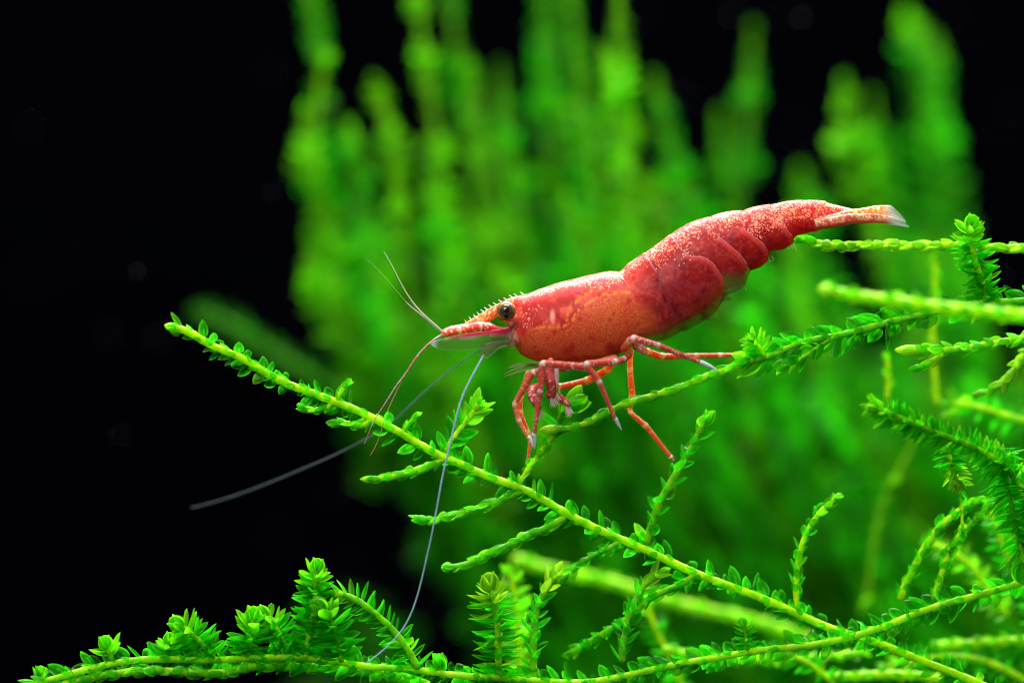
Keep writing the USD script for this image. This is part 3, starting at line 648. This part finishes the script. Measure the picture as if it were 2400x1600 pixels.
frond('moss_tip', 'scaly green tip with pale bud under the shrimp forelegs', [(1762,845,0),(1703,865,0),(1647,886,0),(1564,918,0),(1482,940,-2),(1426,965,-10),(1385,987,-20),(1338,1002,-30),(1305,1006,-34)], 'scale', r=(8.5, 7.5), stem=STEM, leaf=LEAF_Y, bud=(27, 12), Wd=23, L=34, gap=13)
frond('moss_tip', 'straight yellow green scaly shoot behind the tail', [(2440,584,80),(2400,581,80),(2336,580,78),(2233,575,76),(2131,575,74),(2029,575,70),(1943,574,66),(1902,566,62),(1880,562,60)], 'scale', r=(9, 7.5), stem=STEM, leaf=LEAF_G, young=LEAF_Y, bud=(18, 9))
# ---- side shoots of the main stem
def side_shoot(label, pts, style='plait', r=(6.5, 5.5), **kw): frond('moss_shoot', label, pts, style, r, **kw)
side_shoot('short left pointing shoot below the two antennas with ragged bud', [(1038,1076,0),(1010,1090,0),(967,1104,-4),(913,1117,-8),(876,1122,-10)], 'scale', (8, 7), leaf=LEAF_Y, bud=(18, 8), k=.9)
side_shoot('second left pointing shoot crossing behind the blue antenna', [(1217,1154,-4),(1157,1178,2),(1068,1207,8),(1010,1218,10),(988,1217,10)], 'scale', (8, 7), leaf=LEAF_Y, stem=STEM_D, k=.95)
side_shoot('third left pointing shoot, longest of those below the main stem', [(1318,1216,0),(1250,1250,10),(1187,1279,16),(1120,1310,22),(1085,1324,26),(1058,1328,28)], 'scale', (8, 7.5), leaf=LEAF_Y, stem=STEM_D, k=.95)
side_shoot('thin plaited shoot dropping from the main stem to the dark tuft', [(1445,1273,6),(1410,1292,10),(1378,1308,14),(1345,1335,18),(1325,1352,20)], stem=STEM_D)
side_shoot('long plaited shoot slanting down through the pale blurred stem', [(1621,1352,22),(1570,1380,24),(1519,1404,26),(1490,1432,40),(1455,1460,70),(1390,1500,130),(1340,1530,170)], stem=STEM_D, r=(8, 9))
side_shoot('leafy shoot with yellow tip crossed by the blue antenna', [(1047,1053,0),(1062,1026,0),(1083,999,0),(1104,972,-3),(1116,958,-5)], 'open', (6, 5), spread=36, L=50, Wd=26, bud=(16, 10), gap=15)
side_shoot('tiny bud shoot left of the blue antenna on the main stem', [(946,1010,-8),(962,990,-8),(972,978,-8)], 'scale', (6, 5), k=.75, leaf=LEAF_Y, bud=(10, 7))
side_shoot('tiny shoot standing on the main stem at its dark left half', [(790,938,-34),(800,918,-34),(812,902,-34)], 'scale', (7, 5), k=.75, leaf=LEAF_Y)
side_shoot('chain like dark shoot rising to the pale bud under the forelegs', [(1217,1136,-4),(1236,1102,-8),(1262,1066,-12),(1290,1030,-24),(1306,1014,-30)], 'plait', (6, 5.5), stem=STEM, leaf=LEAF, L=26, gap=12)
side_shoot('broad clear leaves standing behind the brush arms', [(1310,1000,-10),(1312,975,0),(1330,955,6)], 'open', (5, 4), L=70, Wd=38, gap=24, spread=40, stem=STEM_D)
side_shoot('upright shoot with rounded leafy head right of the hanging leg', [(1516,1269,10),(1528,1225,10),(1545,1181,8),(1581,1115,4),(1614,1060,0),(1638,1012,0),(1652,985,0)], 'plait', (9, 7), spread=34, L=44, Wd=32, gap=15, twist=20, leaf=LEAF, stem=STEM_D)
side_shoot('leaf fringed shoot hanging left under the main stem start', [(868,985,-18),(840,996,-18),(805,990,-20),(790,992,-20)], 'scale', (7, 6), leaf=LEAF_Y, k=.9)
side_shoot('pale winged shoot along the underside of the main stem', [(780,945,-32),(745,960,-30),(712,955,-32)], 'scale', (7, 6), leaf=LEAF_Y, k=.85)
side_shoot('small leafy bud shoot on the upper right stem near its middle', [(1790,832,-4),(1778,812,-6),(1768,800,-8)], 'tuft', (6, 5), k=.8)
side_shoot('short drooping shoot under the upper right stem', [(1950,792,-4),(1905,822,-8),(1866,846,-10),(1845,856,-10)], 'open', (6, 5), spread=28, twist=40, L=40)
# ---- upright tufts along the bottom
def tuft(label, pts, style='tuft', r=(7, 6), **kw): frond('moss_tuft', label, pts, style, r, cat='moss tuft', **kw)
tuft('tiny cup shaped bud, leftmost of the tufts at the bottom', [(92,1600,-95),(94,1585,-95),(95,1574,-95)], k=.62, spread=30)
tuft('small rosette second from the left with one yellow leaf', [(262,1545,-80),(255,1525,-82),(250,1510,-84)], k=.95, start=.2, stem=STEM_D)
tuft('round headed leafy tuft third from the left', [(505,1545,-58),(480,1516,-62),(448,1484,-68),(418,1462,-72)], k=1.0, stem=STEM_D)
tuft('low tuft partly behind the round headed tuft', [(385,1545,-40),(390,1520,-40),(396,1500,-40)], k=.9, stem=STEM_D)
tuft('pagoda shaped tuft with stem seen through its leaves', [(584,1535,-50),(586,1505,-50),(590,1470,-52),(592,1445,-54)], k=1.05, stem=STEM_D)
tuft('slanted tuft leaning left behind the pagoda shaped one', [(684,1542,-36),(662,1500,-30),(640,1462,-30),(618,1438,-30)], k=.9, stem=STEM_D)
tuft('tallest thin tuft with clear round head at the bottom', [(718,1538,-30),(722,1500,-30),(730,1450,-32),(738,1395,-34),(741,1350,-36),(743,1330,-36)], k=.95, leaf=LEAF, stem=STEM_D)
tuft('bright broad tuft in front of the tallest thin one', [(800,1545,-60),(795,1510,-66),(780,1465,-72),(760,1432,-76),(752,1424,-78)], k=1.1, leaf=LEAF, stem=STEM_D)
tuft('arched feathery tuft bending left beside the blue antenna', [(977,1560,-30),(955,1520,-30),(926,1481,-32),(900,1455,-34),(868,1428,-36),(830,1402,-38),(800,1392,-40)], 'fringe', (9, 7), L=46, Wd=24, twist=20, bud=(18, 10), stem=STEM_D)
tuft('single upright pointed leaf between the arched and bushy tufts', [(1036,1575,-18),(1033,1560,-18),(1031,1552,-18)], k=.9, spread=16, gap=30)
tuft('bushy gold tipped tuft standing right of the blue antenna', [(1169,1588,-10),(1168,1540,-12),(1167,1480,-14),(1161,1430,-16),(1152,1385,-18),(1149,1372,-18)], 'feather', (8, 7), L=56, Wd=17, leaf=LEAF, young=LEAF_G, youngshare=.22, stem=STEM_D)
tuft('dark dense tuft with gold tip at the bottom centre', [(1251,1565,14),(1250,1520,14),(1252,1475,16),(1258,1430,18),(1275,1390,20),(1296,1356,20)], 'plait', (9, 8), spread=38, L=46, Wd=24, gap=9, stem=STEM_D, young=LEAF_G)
tuft('dark dense tuft with gold tip right of the bottom centre', [(1458,1545,10),(1464,1490,10),(1480,1435,12),(1500,1390,14),(1528,1352,16),(1542,1345,16)], 'plait', (9, 7), spread=34, L=42, Wd=24, gap=9, stem=STEM_D, young=LEAF_G)
tuft('tiny frayed shoot on the lowest stem right of centre', [(1752,1525,-4),(1748,1500,-6),(1745,1474,-8),(1742,1460,-8)], 'feather', (5, 4), k=.55, stem=STEM_D)
# ---- right edge
tuft('upright tuft with toothed side standing on the upper right stem', [(2312,706,26),(2308,680,22),(2297,646,18),(2285,608,14),(2276,570,10),(2272,540,8),(2276,524,8)], 'feather', (8, 7), L=46, Wd=20, twist=14, stem=STEM_D)
frond('moss_tip', 'bright blurred stem in front of the upper right stem', [(2460,748,-640),(2400,741,-640),(2310,733,-650),(2182,718,-660),(2080,704,-670),(2004,694,-680),(1950,684,-690)], 'plait', r=(16, 14), stem=STEM, leaf=LEAF_Y, merge=True, k=1.25, bud=(22, 17))
frond('moss_tip', 'bright white budded shoot reaching left from the right edge', [(2440,786,-110),(2400,792,-110),(2348,800,-110),(2284,812,-110),(2208,820,-110),(2150,821,-110)], 'scale', r=(8, 7), leaf=LEAF_Y, bud=(34, 13), spread=22)
side_shoot('short orange tipped shoot under the white budded one', [(2206,832,-100),(2180,848,-96),(2155,860,-94)], 'scale', (6, 5), leaf=LEAF_G, k=.9)
frond('moss_tip', 'yellow pointed shoot hanging in from the right edge', [(2430,818,-180),(2400,836,-180),(2366,878,-180),(2336,906,-180),(2305,919,-180)], 'scale', r=(8, 6), leaf=LEAF_G, bud=(18, 8), spread=22)
frond('moss_branch', 'shaggy leafy stem arching from the right with green knob tip', [(2406,1230,-40),(2400,1160,-50),(2370,1108,-70),(2330,1075,-90),(2259,1037,-130),(2182,1010,-160),(2106,978,-190),(2050,958,-210)], 'fringe', r=(7, 8), stem=STEM_D, leaf=LEAF, gap=6.5, L=42, Wd=17, ranks='fan', spread=50, bud=(14, 10), youngshare=.3)
tuft('yellow fringed tuft hanging beneath the shaggy stem', [(2225,1040,-60),(2226,1075,-60),(2236,1110,-58),(2248,1138,-56)], 'feather', (6, 6), L=36, Wd=20, stem=STEM_D, young=LEAF_G, youngshare=.3)
tuft('long feathery tuft hanging down the right edge', [(2330,1050,-60),(2345,1090,-60),(2358,1130,-60),(2372,1190,-60),(2386,1260,-60),(2396,1330,-60)], 'feather', (6, 5), L=62, Wd=14, stem=STEM_D)
tuft('curved slender shoot with star shaped tip in the lower right', [(1868,1420,60),(1866,1380,60),(1870,1320,60),(1882,1270,56),(1902,1228,52),(1930,1192,48),(1958,1168,44)], 'plait', (7, 6), L=30, spread=26, leaf=LEAF, stem=STEM, k=1.0, gap=10)
tuft('blurred plaited shoot leaning right, left of a twin', [(2112,1400,150),(2122,1370,150),(2144,1327,150),(2182,1259,146),(2225,1215,140),(2262,1188,136),(2296,1172,130)], 'plait', (9, 7), gap=11, leaf=LEAF, stem=STEM)
tuft('blurred plaited shoot leaning right, right of a twin', [(2190,1400,120),(2198,1373,120),(2213,1327,118),(2229,1284,116),(2259,1243,112),(2292,1212,108),(2318,1186,104)], 'plait', (8, 6), gap=11, leaf=LEAF, stem=STEM)
side_shoot('thin bare stalk dropping from the yellow fringed tuft', [(2250,1140,-40),(2254,1200,-20),(2256,1250,0)], 'plait', (3.5, 3.5), dens=.5, stem=STEM_D)
# ---- out of focus stems close behind
BL = 'blurred stems just behind the plane of focus'
def blurred(label, pts, r, **kw): frond('moss_branch', label, pts, kw.pop('style', 'plait'), r, merge=True, nu=5, nvv=3, **kw)
blurred('broad pale blurred stem under the main stem with bright end', [(1900,1500,1150),(1787,1460,1150),(1685,1435,1150),(1557,1404,1150),(1442,1366,1150),(1327,1340,1150),(1230,1318,1150)], (14, 13), leaf=LEAF_Y, k=1.1, bud=(22, 17))
blurred('dim blurred stem rising behind the curled left tip', [(1000,1040,2300),(900,985,2300),(800,930,2300),(714,870,2300),(600,800,2300),(520,752,2300),(470,735,2300)], (12, 10), leaf=LEAF_D, young=LEAF_D, stem=STEM_DIM, style='fringe', k=1.1)
blurred('blurred yellow bar in the lower right corner', [(2420,1500,500),(2336,1504,500),(2260,1509,500),(2200,1511,500)], (11, 11), leaf=LEAF_Y)
blurred('blurred pale strand along the bottom edge right of centre', [(2200,1590,400),(2100,1580,400),(2000,1583,400),(1930,1586,400)], (12, 10), leaf=LEAF_Y)
blurred('blurred bar under the lowest stem', [(1560,1520,480),(1680,1540,480),(1780,1545,480),(1900,1540,480),(2020,1528,480)], (9, 9), leaf=LEAF_Y)
blurred('blurred bright chain of leaves in the lower right', [(2015,1440,1200),(2040,1340,1200),(2050,1260,1200),(2070,1180,1200),(2100,1110,1200),(2130,1060,1200),(2145,1010,1200)], (3, 3), leaf=LEAF_Y, k=1.1, gap=22, dens=.7, stem=STEM_D)
blurred('blurred upright shoot under the bright blurred tip', [(2196,940,700),(2190,880,700),(2186,800,700),(2190,700,700),(2192,610,700)], (7, 6), leaf=LEAF_Y, dens=.6)
blurred('blurred upright twig between the two right shoots', [(2080,930,500),(2082,880,500),(2078,840,500)], (6, 6), leaf=LEAF_Y, dens=.5)

blurred('soft leafy frond filling the corner below the lowest stem on the right', [(2460,1640,520),(2360,1570,520),(2270,1540,520),(2160,1545,520),(2080,1560,520)], (8, 7), style='fringe', leaf=LEAF, young=LEAF_Y)
blurred('soft leafy frond rising at the right edge above the lowest stem', [(2440,1480,420),(2410,1400,420),(2370,1320,420),(2340,1250,420),(2320,1190,420)], (7, 6), style='fringe', leaf=LEAF, young=LEAF_Y)
blurred('soft frond leaning left between the twin shoots and the right edge', [(2360,1440,560),(2310,1370,560),(2270,1320,560),(2215,1285,560),(2180,1270,560)], (7, 6), style='fringe', leaf=LEAF_Y, k=.9)
blurred('soft bushy frond under the lowest stem right of centre', [(1980,1650,380),(1930,1580,380),(1880,1545,380),(1820,1530,380)], (7, 6), style='fringe', leaf=LEAF, young=LEAF_Y)
blurred('soft frond behind the bushy gold tipped tuft', [(1225,1640,460),(1222,1560,460),(1214,1470,460),(1205,1390,460),(1196,1345,460)], (8, 7), style='fringe', leaf=LEAF_Y)
blurred('soft frond behind the second dark tuft', [(1600,1640,620),(1580,1560,620),(1540,1480,620),(1515,1410,620)], (8, 7), style='fringe', leaf=LEAF, young=LEAF_Y)
blurred('soft trailing frond at the right edge under the yellow shoot', [(2460,990,600),(2380,980,600),(2300,955,600),(2230,945,600)], (8, 7), style='fringe', leaf=LEAF, young=LEAF_Y)

# ---- tall plumes out of focus in the background
def plume(label, pts, k=1.0, y=False, r=(6.5, 5), gap=15, dens=1.0, **kw):
    frond('moss_plume', label, pts, 'fringe', r, cat='moss plume', leaf=LEAF_BY if y else LEAF_B, young=LEAF_BY, stem=STEM_D, merge=True, k=k * .78, gap=gap, nu=5, nvv=3, L=56, Wd=30, taper=.4, dens=dens, **kw)
PL = [
 ('broad bright plume at the left end of the background moss', [(900,1150,2600),(830,860,2600),(775,560,2500),(745,360,2450),(760,160,2400)], 1.75, False),
 ('plume with pale middle at the left border of the moss', [(900,1050,2500),(790,700,2450),(735,430,2400),(715,270,2350)], 1.25, True),
 ('dim brush tip hanging above the broad left plume', [(752,150,2900),(740,60,2900),(720,-40,2900)], 1.0, False),
 ('bright yellow green plume right of the broad left plume', [(1010,1000,2500),(950,640,2450),(925,380,2400),(880,200,2350)], 1.15, True),
 ('tall plume touching the top edge left of centre', [(1110,900,2600),(1050,560,2550),(1012,250,2500),(985,60,2500),(975,-60,2500)], 1.1, True),
 ('tall plume touching the top edge, right of its twin', [(1180,860,2900),(1130,560,2850),(1095,280,2800),(1066,90,2800),(1055,-60,2800)], 1.15, False),
 ('short dim plume with rounded top left of centre', [(1260,760,3000),(1210,480,2950),(1180,270,2900),(1172,170,2900)], 1.25, False),
 ('dim broad plume at the top centre', [(1330,900,3300),(1300,520,3250),(1285,200,3200),(1280,-60,3200)], 1.5, False),
 ('pale tall plume at the top right of centre', [(1440,860,2900),(1410,560,2800),(1375,260,2700),(1345,60,2700),(1338,-60,2700)], 1.2, False),
 ('slim bright twig with orange bud at the top', [(1470,520,2000),(1452,300,2000),(1455,120,2000),(1450,20,2000),(1446,-50,2000)], .75, True),
 ('small white tipped bud shoot beside the slim twig', [(1450,300,2100),(1436,220,2100),(1424,150,2100),(1412,118,2100)], .7, True),
 ('bright short plume above the carapace', [(1400,700,2300),(1360,560,2300),(1330,470,2300)], 1.0, True),
 ('bright plume low behind the carapace', [(1200,760,2200),(1140,600,2200),(1105,500,2200)], 1.0, True),
 ('leaning plume right of centre', [(1680,640,2800),(1600,440,2800),(1560,310,2800),(1535,190,2800)], 1.1, False),
 ('bright stubby plume behind the arched back', [(1560,640,2300),(1548,520,2300),(1540,430,2300)], 1.15, True),
 ('lone brown green plume against the black', [(1700,680,3000),(1730,470,3000),(1752,260,3000),(1765,80,3000)], 1.2, False),
 ('pale plume above the tail', [(2080,660,2900),(2020,450,2900),(1990,310,2900),(1978,205,2900)], 1.25, True),
 ('broad dim plume at the top right', [(2200,700,3600),(2180,440,3600),(2160,210,3600),(2130,60,3600)], 1.9, False),
 ('dim plume between the brown green one and the tail', [(1930,700,3500),(1900,540,3500),(1880,420,3500)], 1.6, False),
 ('yellow patch plume behind the legs', [(1300,1100,2200),(1260,1000,2200),(1235,930,2200)], 1.1, True),

 ('thin plume leaning left in the first gap', [(960,900,2700),(880,620,2700),(838,420,2700),(815,300,2700)], 1.0, False),
 ('leafy side brush poking out at the left border', [(800,520,2500),(740,440,2500),(695,395,2500)], 1.0, False),
 ('bright tip at the left border beside the feelers', [(820,820,2300),(745,660,2300),(722,560,2300)], 1.1, True),
 ('slanting plume under the top left twins', [(1230,760,2600),(1160,480,2600),(1122,280,2600),(1108,170,2600)], 1.15, True),
 ('slim plume in the middle of the first row', [(1130,820,2400),(1040,600,2400),(1000,430,2400)], 1.1, False),
 ('dark slim plume right of the rounded one', [(1330,760,3200),(1250,560,3200),(1215,400,3200)], 1.1, False),
 ('slim plume between the dim broad one and the pale tall one', [(1440,760,2900),(1385,480,2900),(1330,260,2900)], 1.1, False),
 ('plume right of the slim bright twig', [(1560,760,2700),(1500,520,2700),(1470,330,2700),(1462,210,2700)], 1.15, True),
 ('dim plume left of the brown green one', [(1760,680,3300),(1710,480,3300),(1688,280,3300)], 1.2, False),
 ('second dim plume at the top right', [(2250,700,3500),(2215,430,3500),(2195,230,3500),(2188,110,3500)], 1.3, False),
 ('small dim plume between the two pale right ones', [(2110,640,3400),(2070,420,3400),(2045,240,3400)], 1.2, False),
 ('broad lit plume under the feelers', [(1100,1240,2300),(1000,1000,2300),(930,800,2300)], 1.3, False),
 ('lit plume low behind the antennas', [(1200,1200,2300),(1090,1000,2300),(1030,840,2300)], 1.3, True),
]
for lab, pts, k, y in PL: plume(lab, [(a, b, c * .88) for a, b, c in pts], k, y)

# ---- the thick mass of moss far behind, and a darker clump at the bottom left
def mass(name, label, n, seed, xr, ytop, Yr, kr, mats, lean=(-.34, .10), left=None, hr=(260, 520), bottom=1750):
    rng = np.random.default_rng(seed); a = []
    b = []
    tries = 0
    done = 0
    while done < n and tries < n * 20:
        tries += 1
        x = rng.uniform(*xr); y0 = rng.uniform(ytop(x) + 20, bottom - 100); Y = rng.uniform(*Yr)
        if left is not None and x < left(y0) + 25: continue
        if fbm(np.array([[x / 230.0, y0 / 230.0, Y / 900.0]]), 2, seed=seed)[0] < (.45 if y0 < 760 else .22): continue
        done += 1
        h = rng.uniform(*hr); ln = rng.normal(lean[0], lean[1]) - max(0, (y0 - 850) / 700) * (lean[0] < 0)
        if left is not None and any(x - ln * h * g_ < left(y0 + h * g_) + 45 for g_ in (.33, .66, 1.0)): continue
        k = rng.uniform(*kr)
        C = curve(path3([(x - ln * h, y0 + h, Y), (x - ln * h * .45 + rng.normal(0, 10), y0 + h * .5, Y), (x, y0, Y)]), step=17.0)
        T, N, B = frames(C); parts = [tube(C, np.linspace(6, 4, len(C)), 5)]
        for i in range(len(C)):
            for az in (0, 180, 90 if i % 2 else 270):
                aa = math.radians(az + rng.normal(0, 22)); O = math.cos(aa) * N[i] + math.sin(aa) * B[i]
                parts.append(leaf_mesh(C[i] + O * 6, T[i], O, np.cross(T[i], O), 52 * k * rng.uniform(.8, 1.2), 34 * k, math.radians(rng.normal(52, 10)), math.radians(rng.normal(30, 30)), .4, .08, 4, 3))
        (b if rng.random() < .3 else a).extend(parts)
    t = thing(name, label, 'moss', kind='stuff')
    for lst, m in ((a, mats[0]), (b, mats[1])):
        if lst:
            g_, e_ = ljoin(lst); obj('foliage', g_, m, t, attrs={'margin': e_})

XT = [600,690,760,900,1000,1150,1250,1400,1500,1600,1700,1760,1850,1950,2050,2180,2260,2330,2500]
YT = [700,520,500,600,600,560,600,520,560,600,600,620,640,600,520,540,640,740,780]
YLF = [0,250,500,620,720,850,1000,1150,1250,1340,1430,1600]
XLF = [705,690,690,700,720,775,850,900,930,990,1040,1090]
mass('moss_thicket', 'dense mass of green moss fronds out of focus behind the shrimp', 330, 5, (690, 2480), lambda x: np.interp(x, XT, YT), (2000, 3300), (.6, .9), (LEAF_B, LEAF_BY), left=lambda y: np.interp(y, YLF, XLF))
mass('moss_curtain', 'curtain of thin dim moss strands out of focus behind the tall plumes', 60, 17, (720, 2240), lambda x: np.interp(x, XT, YT) - 110, (2500, 3400), (.38, .58), (LEAF_B, LEAF_BY), lean=(-.30, .08), left=lambda y: np.interp(y, YLF, XLF), hr=(300, 520), bottom=760)
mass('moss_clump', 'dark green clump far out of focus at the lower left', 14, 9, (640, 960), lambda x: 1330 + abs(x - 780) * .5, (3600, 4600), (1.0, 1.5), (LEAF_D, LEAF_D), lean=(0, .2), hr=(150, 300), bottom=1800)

# ---- faint specks drifting in the water in front of the black wall
rng = np.random.default_rng(21)
sp = []
for q in range(70):
    x, y, Y = rng.uniform(20, 2380), rng.uniform(20, 1500), rng.uniform(1500, 6500)
    sp.append(ellipsoid(W(np.array(x), np.array(y), np.array(Y)), rng.uniform(2.0, 4.5, 3), 8, 6))
info(obj('drifting_specks', join(sp), MOTE), 'faint pale specks drifting in the dark water', 'specks', kind='stuff')
